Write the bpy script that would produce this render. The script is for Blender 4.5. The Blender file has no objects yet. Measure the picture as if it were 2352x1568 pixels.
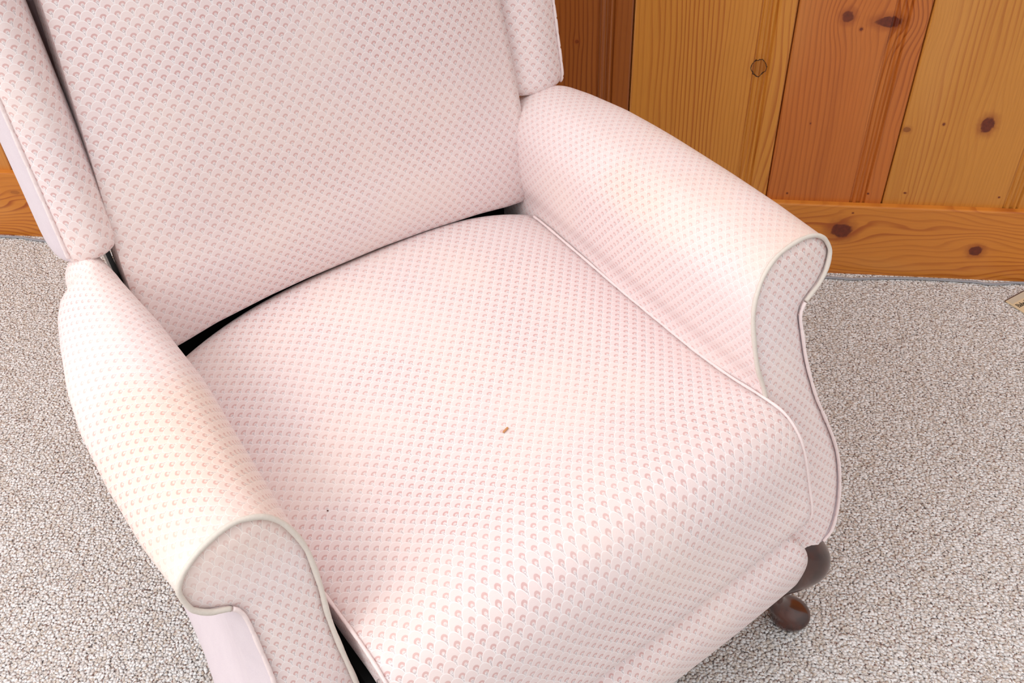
import bpy, math, random
import numpy as np
from mathutils import Matrix, Vector
random.seed(4)
SC = bpy.context.scene
COL = SC.collection

# ------------------------------------------------------------------ node helpers
class E:
    """a float socket with arithmetic that builds Math nodes"""
    nt = None
    def __init__(s, x): s.x = x
    @staticmethod
    def op(name, *a, clamp=False):
        n = E.nt.nodes.new('ShaderNodeMath'); n.operation = name; n.use_clamp = clamp
        for i, v in enumerate(a):
            v = v.x if isinstance(v, E) else v
            if isinstance(v, (int, float)): n.inputs[i].default_value = v
            else: E.nt.links.new(v, n.inputs[i])
        return E(n.outputs[0])
    def __add__(a, b): return E.op('ADD', a, b)
    __radd__ = __add__
    def __sub__(a, b): return E.op('SUBTRACT', a, b)
    def __rsub__(a, b): return E.op('SUBTRACT', b, a)
    def __mul__(a, b): return E.op('MULTIPLY', a, b)
    __rmul__ = __mul__
    def __truediv__(a, b): return E.op('DIVIDE', a, b)
    def __rtruediv__(a, b): return E.op('DIVIDE', b, a)
def fsqrt(a): return E.op('SQRT', E.op('MAXIMUM', a, 0.0))
def gt(a, b): return E.op('GREATER_THAN', a, b)
def lt(a, b): return E.op('LESS_THAN', a, b)
def ceil(a): return E.op('CEIL', a)
def fract(a): return E.op('FRACT', a)
def fexp(a): return E.op('EXPONENT', a)
def fabs(a): return E.op('ABSOLUTE', a)
def mn(a, b): return E.op('MINIMUM', a, b)
def mx(a, b): return E.op('MAXIMUM', a, b)
def sstep(a, lo, hi):
    n = E.nt.nodes.new('ShaderNodeMapRange'); n.interpolation_type = 'SMOOTHSTEP'
    E.nt.links.new(a.x, n.inputs['Value'])
    n.inputs['From Min'].default_value = lo; n.inputs['From Max'].default_value = hi
    return E(n.outputs['Result'])
def sel(m, a, b): return b + m * (a - b)          # m ? a : b
def comb(x, y, z=0.0):
    n = E.nt.nodes.new('ShaderNodeCombineXYZ')
    for i, v in enumerate((x, y, z)):
        v = v.x if isinstance(v, E) else v
        if isinstance(v, (int, float)): n.inputs[i].default_value = v
        else: E.nt.links.new(v, n.inputs[i])
    return n.outputs[0]
def sep(sock):
    n = E.nt.nodes.new('ShaderNodeSeparateXYZ'); E.nt.links.new(sock, n.inputs[0])
    return [E(o) for o in n.outputs]
def noise(vec, scale=1.0, detail=2.0, rough=.5, color=False):
    n = E.nt.nodes.new('ShaderNodeTexNoise'); E.nt.links.new(vec, n.inputs['Vector'])
    n.inputs['Scale'].default_value = scale; n.inputs['Detail'].default_value = detail
    n.inputs['Roughness'].default_value = rough
    return n.outputs['Color'] if color else E(n.outputs['Fac'])
def rgb(c): return (c[0], c[1], c[2], 1.0)
def mix(f, a, b, blend='MIX'):
    n = E.nt.nodes.new('ShaderNodeMix'); n.data_type = 'RGBA'; n.blend_type = blend
    n.clamp_factor = True
    fi, ai, bi = n.inputs[0], n.inputs[6], n.inputs[7]
    if isinstance(f, E): E.nt.links.new(f.x, fi)
    else: fi.default_value = f
    for v, i in ((a, ai), (b, bi)):
        if isinstance(v, tuple): i.default_value = rgb(v)
        else: E.nt.links.new(v, i)
    return n.outputs[2]
def material(name, rough=.6, spec=.3):
    m = bpy.data.materials.new(name); m.use_nodes = True
    b = m.node_tree.nodes['Principled BSDF']
    b.inputs['Roughness'].default_value = rough
    b.inputs['Specular IOR Level'].default_value = spec
    E.nt = m.node_tree
    return m, b
def coord(kind):
    n = E.nt.nodes.new('ShaderNodeTexCoord'); return n.outputs[kind]
def bump(b, h, dist, strength=1.0):
    n = E.nt.nodes.new('ShaderNodeBump'); n.inputs['Distance'].default_value = dist
    n.inputs['Strength'].default_value = strength
    E.nt.links.new(h.x if isinstance(h, E) else h, n.inputs['Height'])
    E.nt.links.new(n.outputs[0], b.inputs['Normal'])
def lin(c): return tuple(((v/255)/12.92 if v/255 <= .04045 else ((v/255+.055)/1.055)**2.4) for v in c)

# ------------------------------------------------------------------ fabric
BODY = lin((230, 212, 211)); LINE = lin((243, 236, 237)); ROSE = lin((207, 166, 164)); GREY = lin((188, 176, 180))
def fabric(name, soil=0.0, wear=0.0, worn_front=0.0):
    m, b = material(name, .55, .35)
    uv = sep(coord('UV')); obj = coord('Object')
    wob = noise(obj, 14, 2)
    X = uv[0] / .0153 + wob * .25; Y = uv[1] / .0153 + wob * .22
    h, rx, ry = .555, .5, .66
    def T(x):
        q = x / rx
        return fsqrt(1.0 - q * q) * ry
    xa = fract(X + .5) - .5
    xb = fract(X) - .5
    Ta, Tb = T(xa), T(xb)
    ja = ceil((Y - Ta) / (2*h)) * 2.0                  # even rows: lowest one covering the point
    jb = ceil((Y - Tb - h) / (2*h)) * 2.0 + 1.0        # odd rows
    m_a = lt(ja, jb)
    j = sel(m_a, ja, jb); x = sel(m_a, xa, xb)
    yl = Y - j * h
    r = fsqrt((x/rx) * (x/rx) + (yl/ry) * (yl/ry))
    yy = mx(yl, 0.0)
    r2 = fsqrt((x/rx) * (x/rx) + (yy/ry) * (yy/ry))
    line = sstep(r2, .88, .95)
    xi, yi = x, yl + .06
    ra = fsqrt(xi * xi + yi * yi * .9)
    arch = sstep(ra, .095, .135) * (1.0 - sstep(ra, .225, .27)) * sstep(yi, -.13, -.03)
    core = (1.0 - sstep(fsqrt(x * x * 1.4 + (yl + .24) * (yl + .24) * .55), .13, .20)) * (1.0 - sstep(yl, -.02, .06))
    fine = noise(comb(X, Y), 9, 2, .7)
    dots = sstep(fine, .46, .58)
    thr = noise(comb(X * 3.0, Y * 22.0), 1.0, 2)
    keep = 1.0 - wear * .6
    if worn_front:                                     # rubbed thin at the front of the arms and on the scroll
        o_ = sep(obj)
        keep = keep * (1.0 - worn_front * sstep(o_[1] * -1.0 + (noise(obj, 9, 2) - .5) * .12, .14, .25) * sstep(o_[2], .50, .60))
    keep = keep * (.72 + .28 * sstep(noise(obj, 5, 2), .35, .6))  # patchy fading of the pattern, painted in for the satin sheen
    c = mix(core * .9 * keep, BODY, GREY)
    c = mix(core * dots * .9 * keep, c, LINE)
    c = mix(arch * keep, c, ROSE)
    c = mix(line * (.85 - wear * .75), c, LINE)
    c = mix(sstep(thr, .35, .7) * .10, c, (.95, .80, .80))
    big = noise(obj, 7, 3)
    c = mix(sstep(big, .42, .7) * .25, c, lin((244, 226, 214)))
    if soil:
        o = sep(obj)
        msk = sstep(o[2], .555, .615) * sstep(noise(obj, 5, 3), .30, .62) * (1.0 - sstep(o[1], -.02, .16))
        c = mix(msk * soil, c, lin((254, 247, 234)), 'MULTIPLY')
    E.nt.links.new(c, b.inputs['Base Color'])
    rg = .42 + arch * .25 + core * .2
    E.nt.links.new(rg.x, b.inputs['Roughness'])
    b.inputs['Sheen Weight'].default_value = .15
    bump(b, line * .5 + fine * .35 + arch * -.25, .0004, .35)
    return m
def plain_fabric(name, c, bumps=900, rough=.75):
    m, b = material(name, rough, .25)
    n = noise(coord('Object'), bumps, 2)
    n2 = noise(coord('Object'), 60, 2)
    col = mix(sstep(n, .3, .7) * .25, c, tuple(v * .8 for v in c))
    col = mix(n2 * .2, col, lin((246, 236, 232)))
    E.nt.links.new(col, b.inputs['Base Color'])
    bump(b, n, .0004, .4)
    return m
M = {}
M['fabric'] = fabric('scallop_fabric')
M['arm_fabric'] = fabric('scallop_fabric_soiled', soil=.9, wear=.3, worn_front=.8)
M['panel_fabric'] = fabric('scallop_fabric_dusty', soil=.7, worn_front=.6)
M['panel_fabric_clean'] = fabric('scallop_fabric_lightly_dusty', soil=.35)
M['lavender'] = plain_fabric('plain_lining_fabric', lin((214, 200, 207)))
M['piping'] = plain_fabric('piping_fabric', lin((236, 218, 217)), 500)
M['piping_soiled'] = plain_fabric('piping_fabric_soiled', lin((214, 204, 194)), 500)
def simple(name, c, rough=.5, spec=.4, metal=0):
    m, b = material(name, rough, spec)
    b.inputs['Base Color'].default_value = rgb(c); b.inputs['Metallic'].default_value = metal
    return m
M['black'] = simple('gap_shade_black', (.006, .006, .006), .95, .1)  # near-black colour standing in for shade inside the gaps
M['bracket'] = simple('black_green_plastic', (.008, .014, .012), .25, .5)
M['cord'] = simple('grey_vinyl', lin((150, 150, 156)), .4, .4)
def cherry():
    m, b = material('dark_cherry_wood', .22, .55)
    p = sep(coord('Object'))
    g = noise(comb(p[0] * 60.0, p[1] * 60.0, p[2] * 8.0), 1.0, 3)
    E.nt.links.new(mix(sstep(g, .3, .7), (.028, .006, .004), (.075, .016, .007)), b.inputs['Base Color'])
    b.inputs['Coat Weight'].default_value = .5; b.inputs['Coat Roughness'].default_value = .12
    return m
M['cherry'] = cherry()

# ------------------------------------------------------------------ pine
AMB_L = lin((210, 142, 66)); AMB_D = lin((166, 88, 26))
def pine(name, across, along, boards, knots, freq=110.0, rough=.32, low_amp=9.0, line_gain=1.0, lfreq=1.1):
    m, b = material(name, rough, .45)
    p = sep(coord('Object')); a, l = p[across], p[along]
    # board id offset, so no grain runs on from one board to the next
    off = a * 0.0; col_l = None; col_d = None
    for i, (edge, cl, cd) in enumerate(boards):
        if i == 0: col_l, col_d = cl, cd; continue
        s = gt(a, edge); off = off + s * 3.7
        col_l = mix(s, col_l, cl); col_d = mix(s, col_d, cd)
    ap = a + 0.0
    kc = a * 0.0; halo = a * 0.0; ringk = a * 0.0
    for (ka, kl, ra, rl, strength) in knots:
        da, dl = a - ka, l - kl
        wr = 2.6
        q = (da * da) / (ra*wr)**2 + (dl * dl) / (rl*wr*1.6)**2
        ap = ap - da * fexp(q * -1.0) * (.7 * min(1.0, strength * 1.2))
        qk = fsqrt((da * da) / ra**2 + (dl * dl) / rl**2) + (noise(comb(a * 90.0, l * 90.0), 1.0, 2) - .5) * .7
        if strength < .3:                              # loose knot with a dark outline
            ringk = mx(ringk, sstep(qk, .86, .97) * (1.0 - sstep(qk, 1.0, 1.1)))
        kc = mx(kc, (1.0 - sstep(qk, .75, 1.05)) * strength)
        halo = mx(halo, (1.0 - sstep(qk, .9, 2.1)) * strength)
    low = noise(comb(ap * 6.0 + off, l * lfreq + off, off), 1.0, 2)
    mid = noise(comb(ap * 30.0 + off, l * 2.2, off), 1.0, 2)
    ph = ap * freq + low * low_amp + mid * 1.6
    f = fract(ph)
    ring = sstep(f, .45, .88) * (1.0 - sstep(f, .90, 1.0))
    amp = sstep(noise(comb(ap * 11.0 + off, l * .8, off + 4.0), 1.0, 1), .35, .7)
    fib = noise(comb(a * 900.0, l * 16.0, off), 1.0, 2)
    streak = noise(comb(ap * 45.0, l * 1.4, off + 7.0), 1.0, 3)
    c = mix(ring * (.18 + amp * .7) * line_gain, col_l, col_d)
    c = mix(sstep(streak, .50, .78) * .22, c, col_d)
    c = mix(sstep(low, .52, .7) * .3, c, lin((214, 150, 78)))
    c = mix(sstep(fib, .35, .75) * .14, c, lin((120, 60, 20)))
    c = mix(halo * .55, c, lin((140, 62, 20)))
    c = mix(kc, c, mix(noise(comb(a * 160.0, l * 160.0), 1.0, 2), lin((66, 22, 6)), lin((124, 46, 16))))
    c = mix(ringk, c, lin((46, 22, 12)))
    E.nt.links.new(c, b.inputs['Base Color'])
    bump(b, fib * .4 + ring * .3, .0004, .35)
    b.inputs['Coat Weight'].default_value = .15; b.inputs['Coat Roughness'].default_value = .25
    return m

WY = 1.7206                 # room side of the baseboard
BY = WY + .014              # board faces
k = BY / WY
EDGES = [-2.62, -2.36, -2.10, -1.85, -1.60, -1.338*k, -1.05, -.80, -.545, -.27, .003*k, .2888*k, .5165*k, .811*k, 1.06, 1.32, 1.60, 1.86, 2.12]
pal = [(lin((206, 134, 58)), lin((170, 90, 30))), (lin((196, 112, 48)), lin((158, 74, 26))), (lin((202, 136, 56)), lin((172, 96, 34))), (lin((198, 118, 54)), lin((154, 74, 28)))]
bc = []
for i, e in enumerate(EDGES):
    cl, cd = pal[i % 4]
    if i == 9: cl, cd = lin((156, 86, 32)), lin((122, 56, 16))       # red brown board beside the chair
    if i == 10: cl, cd = lin((208, 136, 52)), lin((170, 88, 26))      # yellow amber
    if i == 11: cl, cd = lin((194, 108, 42)), lin((146, 66, 18))      # reddish
    if i == 12: cl, cd = lin((200, 132, 52)), lin((170, 94, 30))
    bc.append((e, cl, cd))
KW = [(.377*k, .558, .011, .012, .9), (.449*k, .550, .024, .011, 1.0), (.669*k, .353, .013, .017, 1.0),
      (.237*k, .457, .014, .016, .28), (.527*k, .338, .007, .006, .55), (.591*k, .352, .0025, .003, .9),
      (.404*k, .535, .003, .003, .9), (.351, .345, .0016, .002, .7), (-.02, .262, .012, .012, .7), (-.10, .50, .004, .004, .6),
      (.329*k, .186, .002, .002, 1.0), (.486*k, .192, .002, .002, 1.0), (.556*k, .197, .003, .002, 1.0), (.735*k, .195, .002, .002, 1.0)]
M['boards'] = pine('knotty_pine_boards', 0, 2, bc, KW)
KB = [(.110, .451, .019, .022, 1.0), (.073, .727, .0125, .0135, 1.0), (.154, .466, .0017, .002, 1.0), (.120, -1.354, .005, .012, .35), (.09, -.6, .012, .02, 1.0), (.06, 1.3, .012, .02, 1.0), (.1, -2.0, .012, .02, 1.0)]
M['baseboard'] = pine('knotty_pine_baseboard', 2, 0, [(-9, lin((206, 126, 44)), lin((156, 68, 16)))], KB, freq=85.0, low_amp=13.0, line_gain=1.35, lfreq=2.6)

# ------------------------------------------------------------------ carpet
def carpet():
    m, b = material('berber_carpet', .95, .1)
    o = coord('Object')
    wv = noise(o, 60, 2, .5, True)
    vm = E.nt.nodes.new('ShaderNodeVectorMath'); vm.operation = 'MULTIPLY_ADD'
    E.nt.links.new(wv, vm.inputs[0]); vm.inputs[1].default_value = (.006, .006, 0); E.nt.links.new(o, vm.inputs[2])
    def vor(scale, vec):
        v = E.nt.nodes.new('ShaderNodeTexVoronoi'); v.voronoi_dimensions = '2D'
        v.inputs['Scale'].default_value = scale; E.nt.links.new(vec, v.inputs['Vector'])
        v.inputs['Randomness'].default_value = .85
        return E(v.outputs['Distance']), sep(v.outputs['Color'])
    d, c = vor(200, vm.outputs[0])
    d2, c2 = vor(430, vm.outputs[0])
    col = mix(sstep(c[0], .1, .9), lin((240, 238, 238)), lin((221, 218, 217)))
    col = mix(gt(c[1], .80), col, lin((214, 204, 196)))
    col = mix(gt(c[2], .72) * gt(c2[0], .45), col, lin((208, 199, 194)))
    edge = sstep(d, .22, .42)
    col = mix(gt(c2[1], .93) * edge, col, lin((160, 132, 124)))
    col = mix(gt(c2[2], .94) * edge, col, lin((126, 118, 116)))
    col = mix(lt(c2[0], .06), col, lin((190, 174, 160)))
    E.nt.links.new(col, b.inputs['Base Color'])
    hh = fsqrt(1.0 - d * d * 1.9) + (1.0 - d2) * .12
    bump(b, hh, .0042, 1.0)
    return m
M['carpet'] = carpet()

# ------------------------------------------------------------------ mesh helpers
def tag(o, label=None, cat=None, group=None, kind=None):
    if label: o['label'] = label
    if cat: o['category'] = cat
    if group: o['group'] = group
    if kind: o['kind'] = kind
    return o
def mesh_obj(name, verts, faces, mat, parent=None, uvs=None, smooth=True):
    me = bpy.data.meshes.new(name)
    me.from_pydata([tuple(float(c) for c in v) for v in verts], [], faces)
    if uvs is not None:
        ul = me.uv_layers.new(name='UVMap')
        for lp in me.loops: ul.data[lp.index].uv = uvs[lp.vertex_index]
    me.materials.append(mat)
    if smooth: me.polygons.foreach_set('use_smooth', [True] * len(me.polygons))
    me.update()
    o = bpy.data.objects.new(name, me); COL.objects.link(o)
    if parent is not None: o.parent = parent
    return o
def cr(P, n):
    """Catmull-Rom through P (K x D), n samples per span"""
    P = np.asarray(P, float); K = len(P)
    out = []
    for i in range(K - 1):
        p0, p1, p2, p3 = P[max(i-1, 0)], P[i], P[i+1], P[min(i+2, K-1)]
        if i == 0: p0 = 2*p1 - p2
        if i + 2 > K - 1: p3 = 2*p2 - p1
        for j in range(n):
            t = j / n
            out.append(.5*((2*p1) + (-p0+p2)*t + (2*p0-5*p1+4*p2-p3)*t*t + (-p0+3*p1-3*p2+p3)*t**3))
    out.append(P[-1]); return np.array(out)
def resample(P, n):
    P = np.asarray(P, float); d = np.r_[0, np.cumsum(np.linalg.norm(np.diff(P, axis=0), axis=1))]
    s = np.linspace(0, d[-1], n)
    return np.stack([np.interp(s, d, P[:, i]) for i in range(P.shape[1])], 1)
def interp(x, tab):
    xs = [t[0] for t in tab]; ys = [t[1] for t in tab]
    if xs[0] > xs[-1]: xs, ys = xs[::-1], ys[::-1]
    return float(np.interp(x, xs, ys))
def grid_obj(name, G, mat, parent, uv=None, caps=(), flip=False, wrap=False):
    """G: rows x cols x 3 grid. uv: rows x cols x 2 (metres). caps: 0 / 1 close first / last row with a fan"""
    G = np.asarray(G, float); R, Cn = G.shape[:2]
    V = [tuple(p) for p in G.reshape(-1, 3)]; F = []
    for i in range(R - 1):
        for j in range(Cn - (0 if wrap else 1)):
            j2 = (j + 1) % Cn
            q = (i*Cn + j, i*Cn + j2, (i+1)*Cn + j2, (i+1)*Cn + j)
            F.append(q[::-1] if flip else q)
    if uv is None:
        du = np.zeros((R, Cn)); dv = np.zeros((R, Cn))
        du[:, 1:] = np.cumsum(np.linalg.norm(np.diff(G, axis=1), axis=2), axis=1)
        dv[1:, :] = np.cumsum(np.linalg.norm(np.diff(G, axis=0), axis=2), axis=0)
        uv = np.stack([du, np.repeat(dv.mean(1)[:, None], Cn, 1)], 2)
    U = [tuple(p) for p in np.asarray(uv).reshape(-1, 2)]
    for c in caps:
        row = G[0 if c == 0 else -1]; ci = len(V); V.append(tuple(row.mean(0))); U.append(tuple(U[0 if c == 0 else (R-1)*Cn]))
        base = 0 if c == 0 else (R-1)*Cn
        for j in range(Cn - (0 if wrap else 1)):
            t = (base + (j+1) % Cn, base + j, ci) if c == 0 else (base + j, base + (j+1) % Cn, ci)
            F.append(t[::-1] if flip else t)
        if not wrap:
            t = (base, base + Cn - 1, ci) if c == 0 else (base + Cn - 1, base, ci)
            F.append(t[::-1] if flip else t)
    return mesh_obj(name, V, F, mat, parent, U)
def tube(name, path, r, mat, parent, seg=10, crimp=0.0, pitch=.024, closed=False):
    P = np.asarray(path, float)
    L = np.r_[0, np.cumsum(np.linalg.norm(np.diff(P, axis=0), axis=1))]
    n = max(8, int(L[-1] / .0022)) if crimp else len(P)
    if crimp: P = resample(P, n)
    rr = np.full(len(P), r) if np.isscalar(r) else np.asarray(r, float)
    s = np.linspace(0, L[-1], len(P))
    T = np.gradient(P, axis=0); T /= np.linalg.norm(T, axis=1)[:, None] + 1e-12
    up = np.array([0, 0, 1.]) if abs(T[0][2]) < .9 else np.array([0, 1., 0])
    N = np.cross(T[0], up); N /= np.linalg.norm(N)
    rows = []
    for i in range(len(P)):
        N = N - T[i] * N.dot(T[i]); N /= np.linalg.norm(N)
        B = np.cross(T[i], N)
        row = []
        for j in range(seg):
            a = 2*math.pi*j/seg
            k_ = rr[i]
            if crimp:
                ph = ((s[i] + .35*r*j/seg*6) / pitch) % 1.0
                k_ *= 1 - crimp * math.exp(-((ph - .5) / .045)**2) + .07*math.sin(s[i]*140+1.3)
            row.append(P[i] + k_*(math.cos(a)*N + math.sin(a)*B))
        rows.append(row)
    return grid_obj(name, rows, mat, parent, caps=(0, 1), wrap=True)
def box_obj(name, lo, hi, mat, parent=None, bev=.004, segs=2):
    import bmesh
    bm = bmesh.new(); bmesh.ops.create_cube(bm, size=1)
    for v in bm.verts:
        v.co = Vector([(lo[i]+hi[i])/2 + v.co[i]*(hi[i]-lo[i]) for i in range(3)])
    if bev: bmesh.ops.bevel(bm, geom=bm.edges[:], offset=bev, segments=segs, affect='EDGES', profile=.5)
    me = bpy.data.meshes.new(name); bm.to_mesh(me); bm.free(); me.materials.append(mat)
    o = bpy.data.objects.new(name, me); COL.objects.link(o)
    if parent is not None: o.parent = parent
    return o

# ------------------------------------------------------------------ room
# panelled wall: boards with bead mouldings near one edge and a dark joint between boards
prof = []
def wp(x, d): prof.append((x, BY + d))
XL, XR = EDGES[0], EDGES[-1]
for i in range(len(EDGES) - 1):
    a, e = EDGES[i], EDGES[i+1]
    wp(a + .0003, .009); wp(a + .0016, .0014); wp(a + .004, 0)
    wp(a + (e-a)*.35, 0)
    s = e - .064
    wp(s, 0); wp(s + .0015, .0032); wp(s + .0035, .0032)
    for q in range(7):
        t = q/6; wp(s + .005 + .010*t, .0026 - .0044*math.sin(math.pi*t))
    wp(s + .0165, .0034); wp(s + .0185, .0034)
    for q in range(7):
        t = q/6; wp(s + .020 + .007*t, .0024 - .0034*math.sin(math.pi*t))
    wp(s + .0285, .0036); wp(s + .031, .0006); wp(s + .035, 0)
    wp(e - .004, 0); wp(e - .0016, .0014); wp(e - .0003, .009)
zs = [0.0, 2.4]
V = [(x, y, z) for z in zs for (x, y) in prof]; n = len(prof)
F = [(i, i+1, n+i+1, n+i) for i in range(n-1)]
V += [(XL, BY+.03, 0), (XR, BY+.03, 0), (XR, BY+.03, 2.4), (XL, BY+.03, 2.4)]
b0 = 2*n
F += [(b0+1, b0, b0+3, b0+2), (0, n, b0+3, b0), (n-1, b0+1, b0+2, 2*n-1)]
wall = mesh_obj('wall_back', V, F, M['boards'], None, smooth=False)
tag(wall, 'knotty pine board wall with bead grooves behind the chair', kind='structure')
# baseboard with eased top edge
hb = .131*1.3
bp = [(WY, 0), (WY, hb-.003), (WY+.001, hb-.0008), (WY+.003, hb), (BY+.0002, hb), (BY+.0002, 0)]
V = [(x, y, z) for x in (XL, XR) for (y, z) in bp]; m_ = len(bp)
F = [(i, m_+i, m_+(i+1) % m_, (i+1) % m_) for i in range(m_)] + [tuple(range(m_)), tuple(range(2*m_-1, m_-1, -1))]
bb = mesh_obj('baseboard_back', V, F, M['baseboard'], None, smooth=False)
tag(bb, 'wide knotty pine baseboard along the board wall', kind='structure')
fl = mesh_obj('floor', [(XL, -1.6, 0), (XR, -1.6, 0), (XR, BY+.03, 0), (XL, BY+.03, 0), (XL, -1.6, -.02), (XR, -1.6, -.02), (XR, BY+.03, -.02), (XL, BY+.03, -.02)],
              [(0, 1, 2, 3), (7, 6, 5, 4), (0, 4, 5, 1), (1, 5, 6, 2), (2, 6, 7, 3), (3, 7, 4, 0)], M['carpet'], None, smooth=False)
tag(fl, 'speckled beige berber loop carpet', kind='structure')

# ------------------------------------------------------------------ the chair
TH = math.radians(42.8)
F0 = np.array([.2826, .8594])
U2 = np.array([math.cos(TH), math.sin(TH)]); V2 = np.array([math.sin(TH), -math.cos(TH)])
UC, VC = -.345, -.35
base = F0 + UC*U2 + VC*V2
chair = bpy.data.objects.new('wing_armchair', None); COL.objects.link(chair)
chair.location = (base[0], base[1], 0); chair.rotation_euler = (0, 0, TH)
tag(chair, 'pale pink scallop patterned wing armchair with rolled arms and dark cabriole legs', 'armchair')
def LC(P):
    """chair plan (u to its left arm, v to its front, z) -> root space"""
    P = np.asarray(P, float); Q = P.copy()
    Q[..., 0] = P[..., 0] - UC; Q[..., 1] = -(P[..., 1] - VC); return Q

def cushion(name, path, bulge, ua, ub, mat, depth=.05, nt=41, power=2.4, ns=8, rim=(0, 0), mod=None, uvflip=False):
    """crowned upholstery: path = (v, z) profile from the hidden end to the other, ua/ub = side positions along it"""
    n = len(path)
    K = np.array([[p[0], p[1], bulge[i], ua[i] if hasattr(ua, '__len__') else ua, ub[i] if hasattr(ub, '__len__') else ub] for i, p in enumerate(path)])
    D = cr(K, ns)
    tg = np.gradient(D[:, :2], axis=0); tg /= np.linalg.norm(tg, axis=1)[:, None]
    nrm = np.stack([-tg[:, 1], tg[:, 0]], 1)
    L = np.r_[0, np.cumsum(np.linalg.norm(np.diff(D[:, :2], axis=0), axis=1))]
    rows, uvs, el, er = [], [], [], []
    sd = [depth, depth*.66, depth*.33, depth*.08]
    for i in range(len(D)):
        v, z, bl, a, b = D[i]; row = []; uv = []
        nv = nrm[i]
        for q in sd:
            p = [a + .002*(q/depth), v - nv[0]*q, z - nv[1]*q]
            if mod: p = mod(p, -1.0, i/(len(D)-1))
            row.append(tuple(p)); uv.append((a - q, L[i]))
        for t in np.linspace(-1, 1, nt):
            tt = math.copysign(abs(t)**.9, t)
            o = bl * (1 - abs(tt)**power)
            u = a + (b-a)*(tt+1)/2
            p = [u, v + nv[0]*o, z + nv[1]*o]
            if mod: p = mod(p, tt, i/(len(D)-1))
            row.append(tuple(p)); uv.append((u, L[i]))
        for q in sd[::-1]:
            p = [b - .002*(q/depth), v - nv[0]*q, z - nv[1]*q]
            if mod: p = mod(p, 1.0, i/(len(D)-1))
            row.append(tuple(p)); uv.append((b + q, L[i]))
        rows.append(row); uvs.append(uv)
        el.append((a, v, z)); er.append((b, v, z))
    uvs = np.array(uvs)
    if uvflip: uvs[..., 1] = L[-1] - uvs[..., 1]
    o = grid_obj(name, LC(rows), mat, chair, uvs, caps=(0, 1))
    return o, np.array(el), np.array(er)

# seat: profile from behind, over the crown, down the front
sp = [(-.596, .360), (-.597, .410), (-.583, .443), (-.545, .457), (-.44, .457), (-.34, .453), (-.25, .451), (-.18, .451), (-.12, .456), (-.075, .460), (-.040, .455), (-.018, .437), (-.003, .410), (.013, .360), (.025, .325), (.024, .306), (.012, .296), (-.02, .294)]
sb = [.012, .026, .036, .036, .036, .036, .036, .036, .034, .032, .031, .028, .024, .016, .008, .004, .002, 0]
sa = [-.600, -.606, -.614, -.622] + [-.626]*6 + [-.626, -.625, -.624, -.621, -.614, -.610, -.608, -.608]
sr = [-.060, -.060, -.058, -.058, -.064, -.068, -.071, -.074, -.077, -.076, -.071, -.067, -.064, -.061, -.061, -.064, -.066, -.066]
def smod(p, t, q):
    w = max(0.0, 1 - q/.22)
    p[1] += (.022 * w * t**7) if t > 0 else 0.0
    return p
seat, sl, sre = cushion('seat_cushion', sp, sb, sa, sr, M['fabric'], depth=.055, uvflip=True, power=2.8, mod=smod)
# piping along both seat edges
def part_path(P, i0, i1, push=(0, 0, 0)): return LC(P[i0:i1] + np.array(push))
tube('piping', part_path(sre, 24, 15*8, (-.001, 0, .002)), .0020, M['piping'], seat, crimp=.22)
tube('piping', part_path(sl, 24, 15*8, (.0, 0, .001)), .0020, M['piping'], seat, crimp=.22)

# backrest: from the tucked bottom edge up the front to the top
bpth = [(-.665, .510), (-.630, .482), (-.600, .466), (-.582, .470), (-.579, .50), (-.588, .55), (-.606, .61), (-.631, .71), (-.666, .85), (-.70, .99), (-.715, 1.06), (-.745, 1.10), (-.79, 1.105)]
bbul = [0, 0, 0, .001, .005, .012, .020, .030, .036, .032, .022, .008, 0]
bl_ = [-.594, -.600, -.605, -.612, -.625, -.632, -.630, -.619, -.607, -.598, -.592, -.588, -.585]
br_ = [-.060, -.050, -.046, -.043, -.042, -.040, -.034, -.036, -.044, -.048, -.052, -.056, -.06]
def bmod(p, t, s):
    w = min(1.0, max(0.0, (.5 - s)/.2))
    p[2] += w * interp(t, [(-1, .003), (-.93, .006), (-.78, .014), (-.5, .021), (-.3, .023), (.1, .022), (.37, .017), (.7, .006), (.88, -.003), (1, -.006)]); return p
back, bel, ber = cushion('backrest', bpth[::-1], bbul[::-1], bl_[::-1], br_[::-1], M['fabric'], depth=.055, mod=lambda p, t, s: bmod(p, t, 1-s), power=3.2, uvflip=True)

# footrest panel below the seat front
fp = [(-.03, .287), (-.002, .288), (.014, .283), (.027, .270), (.034, .250), (.036, .225), (.032, .190), (.026, .164), (.012, .151), (-.02, .150)]
fb_ = [0, .001, .002, .003, .005, .006, .006, .004, .001, 0]
fr_ = [-.090, -.084, -.078, -.070, -.062, -.058, -.057, -.060, -.067, -.080]
fl_ = [-.600, -.606, -.612, -.620, -.626, -.630, -.631, -.628, -.622, -.608]
foot, _, _ = cushion('footrest_panel', fp, fb_, fl_, fr_, M['fabric'], depth=.028, power=3, uvflip=True)

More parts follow.
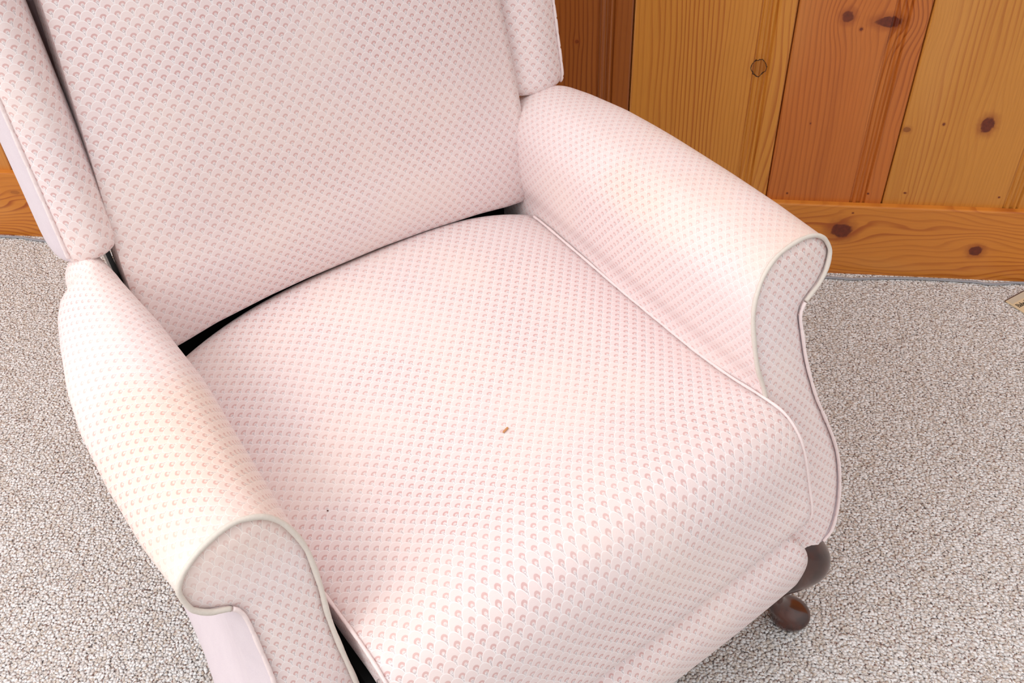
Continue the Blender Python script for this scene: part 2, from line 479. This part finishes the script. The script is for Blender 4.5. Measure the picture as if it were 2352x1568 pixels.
# ---- arms
RO = [(-.074, .471), (-.080, .500), (-.081, .535), (-.078, .567), (-.070, .588), (-.054, .608), (-.031, .621), (.001, .6255), (.028, .623), (.046, .614), (.055, .600), (.0555, .589), (.047, .573), (.033, .561), (.018, .554), (.006, .547), (-.002, .534), (-.001, .508), (.002, .471), (.013, .420), (.027, .380), (.042, .332), (.046, .291), (.040, .246), (.024, .212), (.004, .202)]
ROin = [(-.048, .203), (-.060, .22), (-.063, .28), (-.066, .35), (-.070, .42)]
R_SLEEVE = [(-.078, .34), (-.079, .40), (-.078, .44)] + RO[:17]; R_NECK = 16
LO = [(-.640, .400), (-.642, .454), (-.642, .491), (-.639, .522), (-.638, .551), (-.639, .570), (-.644, .589), (-.651, .604), (-.662, .616), (-.677, .623), (-.691, .625), (-.709, .622), (-.727, .615), (-.741, .606), (-.748, .599), (-.752, .590), (-.750, .575), (-.746, .567), (-.735, .558), (-.719, .551), (-.712, .542), (-.710, .527), (-.710, .507), (-.710, .482), (-.711, .457), (-.718, .410), (-.732, .37), (-.748, .325), (-.752, .285), (-.744, .24), (-.728, .212), (-.712, .201)]
L_SLEEVE = [(-.640, .34)] + LO[:21]
LOin = [(-.655, .203), (-.643, .22), (-.640, .28), (-.640, .34)]
def arm(side):
    R = side > 0
    d0 = .0784 if R else .056                     # front face plane: v = d0 - .32 z
    sleeve = R_SLEEVE if R else L_SLEEVE
    outline = (ROin + RO) if R else (LOin + LO)
    dn = 8
    S = cr(sleeve, dn)
    uin0 = -.081 if R else -.638; uout0 = .0555 if R else -.752
    stations = [0, .02, .08, .16, .25, .34, .40, .445, .475, .50, .512, .516]
    v_front = -.120 if R else -.143
    v_rear = v_front - .516
    tin = [(-.12, -.081), (-.2, -.081), (-.35, -.075), (-.5, -.063), (-.64, -.052)] if R else [(-.14, -.638), (-.26, -.632), (-.39, -.624), (-.5, -.627), (-.56, -.632), (-.66, -.642)]
    tout = [(-.12, .0575), (-.2, .066), (-.28, .071), (-.39, .076), (-.49, .078), (-.56, .072), (-.60, .064), (-.63, .056), (-.64, .045)] if R else [(-.143, -.753), (-.21, -.760), (-.29, -.762), (-.37, -.760), (-.44, -.751), (-.51, -.736), (-.560, -.724), (-.582, -.715), (-.594, -.700), (-.615, -.696), (-.64, -.692), (-.66, -.68)]
    rows, uvs = [], []
    Ls = np.r_[0, np.cumsum(np.linalg.norm(np.diff(S, axis=0), axis=1))]
    st = cr(np.array(stations)[:, None], 5)[:, 0]
    ztop = .626
    for s in st:
        f = s / .516; row = []; uv = []
        for i, (u, z) in enumerate(S):
            vv = v_front - s
            ui, uo = interp(vv, tin), interp(vv, tout)
            tt = (u - uin0) / (uout0 - uin0)
            u2 = ui + (uo - ui) * tt
            vpt = (d0 - .32*z) * (1-f)**1.5 + (v_front) * (1-(1-f)**1.5) - s
            end = max(0, (s - .47) / .046)          # rounded rear end
            rz = z - .012 * end**2 if z > .58 else z
            crown = (.004*math.sin(math.pi*min(1, f*1.02)) - (.006 if R else .002)*max(0, (s-.30)/.216)**1.3) * min(1, max(0, (z-.50)/.06))
            row.append((u2, vpt, rz + crown)); uv.append((s, Ls[i]))
        rows.append(row); uvs.append(uv)
    rows = np.array(rows); uvs = np.array(uvs) * 1.17
    if R: uvs[..., 0] *= -1
    a = grid_obj('armrest', LC(rows), M['arm_fabric'], chair, uvs, caps=(1,), flip=R)
    # front panel, filled span by span
    zz = np.array([p[1] for p in outline])
    itop = int(np.argmax(zz))
    inner = cr(np.array(outline[:itop+1]), 8); outer = cr(np.array(outline[itop:]), 8)[::-1]
    zl = np.concatenate([np.linspace(.203, .55, 50), .6245 - (.6245-.55)*(1 - np.linspace(0, 1, 26)[1:])**1.8])
    inz = np.maximum.accumulate(inner[:, 1]); ouz = np.maximum.accumulate(outer[:, 1])
    rws, uvp = [], []
    for z in zl:
        ui = np.interp(z, inz, inner[:, 0]); uo = np.interp(z, ouz, outer[:, 0])
        row = []; uv = []
        for t in np.linspace(-1, 1, 25):
            u = ui + (uo-ui)*(t+1)/2
            o = .007 * (1 - abs(t)**2.5) * min(1, (.626 - z)/.02 + .15)
            row.append((u, d0 - .32*z + o - .0035, z)); uv.append((u*(1.15 if R else 1.4), z*1.08))
        rws.append(row); uvp.append(uv)
    grid_obj('front_panel', LC(rws), M['panel_fabric_clean' if R else 'panel_fabric'], a, uvp, flip=R is False)
    # piping round the front panel
    oc = cr(np.array(outline), 8)
    pth = np.stack([oc[:, 0], d0 - .32*oc[:, 1] + .0015, oc[:, 1]], 1)
    nl = len(pth)
    tube('piping', LC(pth[: int(nl*.66)]), .0028, M['piping_soiled'], a, crimp=.12, pitch=.021)
    tube('piping', LC(pth[int(nl*.66):]), .0022, M['piping'], a, crimp=.3, pitch=.026)
    # plain outer side panel under the roll
    low = cr(np.array((RO[16:] if R else LO[20:])), 6)
    if R:
        tv = [(0, 0), (.03, .006), (.08, .006), (.2, -.01), (.35, -.02), (.5, -.035)]
    else:
        tv = [(0, 0), (.03, -.012), (.06, -.011), (.12, -.004), (.2, .010), (.35, .02), (.5, .035)]
    rws = []
    for s in np.concatenate([np.linspace(0, .12, 13), np.linspace(.15, .50, 10)]):
        off = interp(s, tv); row = []
        rnd = s
        for (u, z) in low:
            f = s/.5
            k_ = .014*math.exp(-((z-.55)/.03)**2) * min(1, s/.03)
            row.append((u + off + (-k_ if R else k_)*0.0, (d0 - .32*z)*(1-f) + v_front*f - s, z))
        # underside returning inwards
        row.append((low[-1][0] + off + (-.05 if R else .05), (d0 - .32*.2)*(1-f) + v_front*f - s, .2005))
        rws.append(row)
    grid_obj('outer_panel', LC(rws), M['lavender'], a, caps=(1,), flip=R)
    return a
arm_l = arm(+1); arm_r = arm(-1)

# ---- wings
def wing(side):
    R = side > 0
    def vp(z): return -.57 - .249*(z-.46)
    #  section from the inner crease round the padded front to the seam, offsets (u, dv)
    if R: sec = [(-.055, -.16), (-.053, -.09), (-.048, -.058), (-.038, -.030), (-.023, -.009), (.004, .004), (.028, .003), (.045, -.003), (.052, -.008)]
    else: sec = [(-.602, -.16), (-.606, -.09), (-.611, -.045), (-.617, -.015), (-.626, .004), (-.640, .014), (-.655, .014), (-.672, .006), (-.681, -.005)]
    zb = .612 if R else .628
    S = cr(sec, 6)
    Ls = np.r_[0, np.cumsum(np.linalg.norm(np.diff(S, axis=0), axis=1))]
    cu, cv = (.003, -.07) if R else (-.645, -.07)
    zrows = [(zb + .006, .55), (zb + .001, .72), (zb, .84), (zb+.004, .93), (zb+.013, .985), (zb+.026, 1.0), (zb+.06, 1), (zb+.12, 1), (zb+.2, 1), (zb+.3, 1), (.99, 1), (1.05, .99), (1.08, .93), (1.092, .8), (1.094, .6)]
    Z = cr(np.array(zrows), 5)
    def wing_uv(P):
        return P
    rows, uvs, seam = [], [], []
    for (z, k_) in Z:
        row = []; uv = []
        flare = (.018 if R else .0) * max(0, z-.62)*1.2
        for i, (u, dv) in enumerate(S):
            tt = (u - S[0][0])/(S[-1][0]-S[0][0])
            uu = cu + (u - cu)*(1 - (1-k_)*.55) + flare*tt; dd = cv + (dv - cv)*k_
            zz = z + (0 if R else -.012*max(0, tt)*max(0, 1-(z-zb)/.05))
            row.append((uu, vp(z) + dd, zz)); uv.append((Ls[i] if R else -Ls[i], z*1.03))
        rows.append(row); uvs.append(uv); seam.append(row[-1])
    w = grid_obj('wing', LC(rows), M['fabric'], chair, uvs, caps=(0, 1), flip=not R)
    # plain outer side panel, seam to back edge, then across the back
    if R: os_ = [(.052, -.008), (.058, -.03), (.062, -.07), (.058, -.12), (.045, -.18), (.02, -.215), (-.03, -.22), (-.055, -.20), (-.055, -.16)]
    else: os_ = [(-.681, -.005), (-.689, -.02), (-.693, -.05), (-.690, -.09), (-.682, -.13), (-.665, -.185), (-.63, -.215), (-.604, -.20), (-.602, -.16)]
    O = cr(os_, 5); rows2 = []
    for (z, k_) in Z:
        row = []
        flare = (.018 if R else .0) * max(0, z-.62)*1.2
        for (u, dv) in O:
            tt = min(1, max(0, (u - S[0][0])/(S[-1][0]-S[0][0])))
            uu = cu + (u - cu)*(1 - (1-k_)*.55) + flare*tt; dd = cv + (dv - cv)*k_
            zz = z + (0 if R else -.012*tt*max(0, 1-(z-zb)/.05))
            row.append((uu, vp(z) + dd, zz))
        rows2.append(row)
    grid_obj('outer_panel', LC(rows2), M['lavender'], w, caps=(0, 1), flip=not R)
    seam = np.array(seam)
    i0 = 14 if R else 18
    tube('piping', LC(seam[i0:] + np.array([.0015 if R else -.0005, .001, 0])), .0024, M['piping'], w, crimp=.45, pitch=.021)
    return w
wing(+1); wing(-1)

# ---- back shell, black frame blocks put in as gap shade, bracket
o = box_obj('back_shell', (-.290+.0, .03, .22), (.290, .12, .80), M['lavender'], chair, bev=.03, segs=5)
me = o.data
for v in me.vertices:
    z = .28 + v.co.z
    u = -.325 + v.co.x*.93
    vv = -.665 - v.co.y - .249*(z-.46)
    q = LC(np.array([u, vv, z])); v.co = Vector(q)
o = box_obj('frame_gap_shade', (0, 0, 0), (1, 1, 1), M['black'], chair, bev=0)  # frame block, coloured black so the gaps round the seat look dark
for v in o.data.vertices:
    q = LC(np.array([-.632 + v.co.x*.567, -.72 + v.co.y*.715, .165 + v.co.z*.235])); v.co = Vector(q)
# recliner bracket: flat bar in the gap between wing, arm and back
out = [(-.672, .606), (-.662, .613), (-.652, .603), (-.637, .572), (-.634, .556), (-.650, .550), (-.662, .566), (-.670, .588)]
V = [(u, v, z) for u in (-.637, -.631) for (v, z) in out]; nb = len(out)
F = [tuple(range(nb)), tuple(range(2*nb-1, nb-1, -1))] + [(i, nb+i, nb+(i+1) % nb, (i+1) % nb) for i in range(nb)]
br = mesh_obj('recliner_bracket', LC(V), F, M['bracket'], chair, smooth=False)
tag(br, 'black recliner bracket in the gap')
o = box_obj('gap_shade_plate', (0, 0, 0), (1, 1, 1), M['black'], chair, bev=0)  # black plate added behind the cushion so the gap looks deep
for v in o.data.vertices:
    q = LC(np.array([-.598 + v.co.x*.55, -.745 + v.co.y*.11, .36 + v.co.z*.12])); v.co = Vector(q)

# ---- legs
def cabriole(u, v, s):
    pts = [(-.032*s, -.020, .222, .030), (-.022*s, -.006, .200, .033), (-.012*s, .006, .175, .034), (-.010*s, .010, .150, .030), (-.018*s, .002, .118, .022), (-.026*s, -.012, .085, .0155), (-.026*s, -.016, .058, .0135), (-.018*s, -.010, .038, .017), (-.004*s, -.002, .024, .025), (.001*s, .001, .014, .030), (.001*s, .001, .005, .028), (.001*s, .001, .0, .022)]
    D = cr(np.array(pts), 6)
    path = np.stack([u + D[:, 0], v + D[:, 1], D[:, 2]], 1)
    rows = []
    for p, r in zip(path, D[:, 3]):
        rows.append([(p[0] + r*math.cos(2*math.pi*j/28), p[1] + r*math.sin(2*math.pi*j/28), p[2]) for j in range(28)])
    return grid_obj('leg', LC(rows), M['cherry'], chair, caps=(0, 1), wrap=True, flip=True)
cabriole(.0, -.003, 1); cabriole(-.69, -.003, -1)
for (u, s) in ((-.07, 1), (-.62, -1)):
    rows = []
    for t in np.linspace(0, 1, 12):
        z = .17*(1-t); r = .026 - .010*t; cv = -.60 - .05*t**1.6
        rows.append([(u + .01*s*t + r*math.copysign(abs(math.cos(a))**.5, math.cos(a)), cv + r*math.copysign(abs(math.sin(a))**.5, math.sin(a)), z) for a in np.linspace(0, 2*math.pi, 25)[:-1]])
    grid_obj('leg', LC(rows), M['cherry'], chair, caps=(0, 1), wrap=True, flip=True)

# ------------------------------------------------------------------ small things
# grey two-strand cord on the carpet along the baseboard
cp = [(-2.5, 1.700), (-2.0, 1.708), (-1.6, 1.709), (-1.433, 1.7105), (-1.38, 1.7105), (-1.356, 1.706), (-1.305, 1.700), (-1.24, 1.692), (-1.178, 1.686), (-1.155, 1.686), (-.95, 1.69), (-.6, 1.70), (-.2, 1.705), (.15, 1.70), (.433, 1.701), (.488, 1.699), (.548, 1.706), (.616, 1.7105), (.682, 1.7105), (.742, 1.7085), (.763, 1.704), (.785, 1.705), (.81, 1.7095), (.828, 1.7125), (.9, 1.7125), (1.2, 1.706), (1.7, 1.708), (2.0, 1.700)]
D = cr(np.array(cp), 6)
T = np.gradient(D, axis=0); T /= np.linalg.norm(T, axis=1)[:, None]; Nn = np.stack([-T[:, 1], T[:, 0]], 1)
rows = []
for p, n_ in zip(D, Nn):
    row = []
    for sgn in (1, -1):
        for j in range(9):
            a = math.pi*(j/8) - math.pi/2
            if sgn > 0: oy = .0015 + .0017*math.cos(a); oz = .0017*math.sin(a)
            else: oy = -.0015 - .0017*math.cos(a); oz = -.0017*math.sin(a)
            row.append((p[0] + n_[0]*oy, p[1] + n_[1]*oy, .0030 + oz))
    rows.append(row)
cord = grid_obj('power_cord', rows, M['cord'], None, caps=(0, 1), wrap=True)
tag(cord, 'thin grey two-strand power cord lying on the carpet along the baseboard', 'cord')

# corner of a book on the carpet at the right
def cover():
    m, b = material('aged_paper_cover', .45, .35)
    n1 = noise(coord('Object'), 30, 3); n2 = noise(coord('Object'), 300, 2)
    c = mix(sstep(n1, .35, .7) * .5, lin((222, 196, 158)), lin((206, 190, 160)))
    c = mix(sstep(n2, .5, .8) * .2, c, lin((170, 140, 110)))
    E.nt.links.new(c, b.inputs['Base Color']); return m
M['cover'] = cover()
M['band'] = simple('grey_beige_band', lin((196, 184, 164)), .45, .35)
M['ink'] = simple('dark_ink', lin((52, 46, 42)), .6, .3)
M['faint_ink'] = simple('faint_ink', lin((150, 130, 108)), .6, .3)
M['edge'] = simple('dark_brown_edge', lin((84, 56, 48)), .6, .3)
c0 = Vector((.788, 1.649, 0)); ex = Vector((.835-.788, 1.686-1.649, 0)).normalized()
ey = Vector((-ex.y, ex.x, 0))                        # away from the text side
book = bpy.data.objects.new('book', None); COL.objects.link(book)
book.location = c0; book.rotation_euler = (0, 0, math.atan2(ex.y, ex.x))
tag(book, 'old cream book with dark lettering lying on the carpet at the right edge', 'book')
# local x runs along the top edge, local -y down the cover
box_obj('cover', (0, -.175, .001), (.125, 0, .0035), M['cover'], book, bev=.0004, segs=1)
box_obj('page_block', (.001, -.173, .0), (.124, -.0015, .0012), simple('paper', lin((214, 204, 184)), .8, .2), book, bev=0)
box_obj('spine_strip', (-.0003, -.0008, .0006), (.125, .0012, .0042), M['edge'], book, bev=.0003, segs=1)
box_obj('header_band', (.003, -.0145, .0034), (.122, -.0012, .0038), M['band'], book, bev=0)
def strokes(name, segs, mat, z0=.0036, z1=.0039):
    V, F = [], []
    for (x0, y0, x1, y1, w0, w1) in segs:
        d = Vector((x1-x0, y1-y0, 0)); n_ = Vector((-d.y, d.x, 0)).normalized()
        q = [Vector((x0, y0, 0)) + n_*w0/2, Vector((x0, y0, 0)) - n_*w0/2, Vector((x1, y1, 0)) - n_*w1/2, Vector((x1, y1, 0)) + n_*w1/2]
        b_ = len(V)
        V += [(p.x, p.y, z1) for p in q] + [(p.x, p.y, z0) for p in q]
        F += [(b_, b_+1, b_+2, b_+3)] + [(b_+i, b_+4+i, b_+4+(i+1) % 4, b_+(i+1) % 4) for i in range(4)]
    return mesh_obj(name, V, F, mat, book, smooth=False)
def bowl(cx, cy, rx, ry, a0, a1, wt, wn, n=12):
    """curved serif-type stroke, thick at the sides and thin at top and bottom"""
    out = []
    for i in range(n):
        t0 = math.radians(a0 + (a1-a0)*i/n); t1 = math.radians(a0 + (a1-a0)*(i+1.15)/n)
        f = lambda t: wn + (wt-wn)*abs(math.cos(t))
        out.append((cx+rx*math.cos(t0), cy+ry*math.sin(t0), cx+rx*math.cos(t1), cy+ry*math.sin(t1), f(t0), f(t1)))
    return out
def title():
    H = .0125; yb = -.0315; x = .0045; s = []
    w, n_ = .0022, .0007
    def B(x): return [(x+.0022, yb, x+.0022, yb+H, w, w), (x, yb+.0003, x+.005, yb+.0003, n_, n_), (x, yb+H-.0003, x+.005, yb+H-.0003, n_, n_)] + bowl(x+.0044, yb+H*.755, .0034, H*.225, 90, -90, w, n_) + bowl(x+.0046, yb+H*.27, .004, H*.255, 90, -90, w, n_)
    def a(x): return bowl(x+.0026, yb+.0024, .0021, .0022, 60, 300, w*.9, n_) + bowl(x+.0030, yb+.0060, .0022, .0024, 165, 0, w*.8, n_) + [(x+.0052, yb+.0062, x+.0052, yb+.0002, w*.9, w*.9), (x+.0052, yb+.0004, x+.0068, yb+.0006, n_, n_)]
    def b(x): return [(x+.0014, yb, x+.0014, yb+H, w*.9, w*.9), (x-.0004, yb+H-.0003, x+.0016, yb+H-.0003, n_, n_)] + bowl(x+.0034, yb+.0041, .0026, .0038, 130, -130, w*.9, n_)
    def e(x): return bowl(x+.0032, yb+.0041, .0026, .0038, 10, 320, w*.9, n_) + [(x+.0010, yb+.0046, x+.0056, yb+.0046, n_, n_)]
    def Rr(x): return [(x+.0022, yb, x+.0022, yb+H, w, w), (x, yb+.0003, x+.0045, yb+.0003, n_, n_), (x, yb+H-.0003, x+.005, yb+H-.0003, n_, n_)] + bowl(x+.0044, yb+H*.74, .0036, H*.24, 90, -90, w, n_) + [(x+.0048, yb+H*.5, x+.0092, yb, w, w)]
    s += B(x); x += .0092; s += a(x); x += .0072; s += b(x); x += .0072; s += e(x); x += .0098; s += Rr(x)
    s = [(.0045 + (a0-.0045)*.76, -.019 + (b0+.019)*.86, .0045 + (a1-.0045)*.76, -.019 + (b1+.019)*.86, w0*.8, w1*.8) for a0, b0, a1, b1, w0, w1 in s]
    return s
tag(strokes('title_lettering', title(), M['ink']), 'dark serif lettering')
lines = []
for r_ in range(3):
    x = .020; y = -.038 - r_*.0052
    while x < .105:
        w_ = random.uniform(.004, .010); lines.append((x, y, x+w_, y, .0011, .0011)); x += w_ + .0022
strokes('fine_print_line', lines, M['faint_ink'])

# crumb on the seat: thin orange-brown sliver
def seat_z(u, v):
    tt = (u + .347)/.279
    return .451 + .036*(1-abs(tt)**2.8)
CU, CV = -.3655, -.1935
sv = box_obj('wood_sliver', (-.0046, -.0012, -.0008), (.0046, .0012, .0010), simple('orange_wood', lin((196, 138, 92)), .6, .3), None, bev=.0005)
q = F0 + CU*U2 + CV*V2
sv.location = (q[0], q[1], seat_z(CU, CV) + .0012); sv.rotation_euler = (0, 0, math.radians(62))
tag(sv, 'tiny orange brown wood sliver lying on the pink seat cushion', 'sliver')

q = F0 + (-.576)*U2 + (-.2316)*V2
sp_ = box_obj('dark_speck', (-.0009, -.0007, -.0004), (.0009, .0007, .0006), simple('dark_dirt', lin((96, 62, 58)), .8, .2), None, bev=.0003)
sp_.location = (q[0], q[1], seat_z(-.576, -.2316) + .0008)
tag(sp_, 'tiny dark speck on the pink seat near the front of the closer armrest', 'speck')

# ------------------------------------------------------------------ camera
f = 2250.0
dn = Vector((97, 2526, f)).normalized(); up = -dn
h = Vector((-21500.0, 0, f)); h.y = -(h.x*up.x + h.z*up.z)/up.y; h = -h.normalized()
fw = up.cross(h)
Rm = Matrix((h, fw, up))
right = Rm @ Vector((1, 0, 0)); cu_ = Rm @ Vector((0, -1, 0)); bk = Rm @ Vector((0, 0, -1))
cam = bpy.data.cameras.new('camera'); co = bpy.data.objects.new('camera', cam); COL.objects.link(co)
mt = Matrix.Identity(4)
for i in range(3): mt[i][0] = right[i]; mt[i][1] = cu_[i]; mt[i][2] = bk[i]
mt.translation = (0, 0, 1.3); co.matrix_world = mt
cam.sensor_width = 36; cam.lens = 36*f/2352; cam.clip_start = .02
SC.camera = co

# ------------------------------------------------------------------ light
def area(name, loc, target, sx, sy, power, col):
    l = bpy.data.lights.new(name, 'AREA'); l.shape = 'RECTANGLE'; l.size = sx; l.size_y = sy; l.energy = power; l.color = col
    o = bpy.data.objects.new(name, l); COL.objects.link(o); o.location = loc
    o.rotation_euler = (Vector(target) - Vector(loc)).to_track_quat('-Z', 'Y').to_euler(); return o
area('window_daylight', (-2.0, -.35, 2.35), (.0, .8, .3), 1.9, 1.5, 25, (1.0, .995, .985))
w = bpy.data.worlds.new('room_light'); SC.world = w; w.use_nodes = True
E.nt = w.node_tree
bg = w.node_tree.nodes['Background']
g = sep(coord('Generated'))                           # direction: brighter from above and from the window side
st = .26 + sstep(g[2], -.2, 1.0) * .80 + sstep(g[0] * -.9 + g[1] * -.2, -.1, 1.0) * .22
E.nt.links.new(st.x, bg.inputs[1]); bg.inputs[0].default_value = (1.0, .99, .98, 1)
vs = SC.view_settings
vs.view_transform = 'Standard'; vs.look = 'None'; vs.gamma = 1; vs.use_curve_mapping = False
vs.exposure = .48
SC.cycles.max_bounces = 8
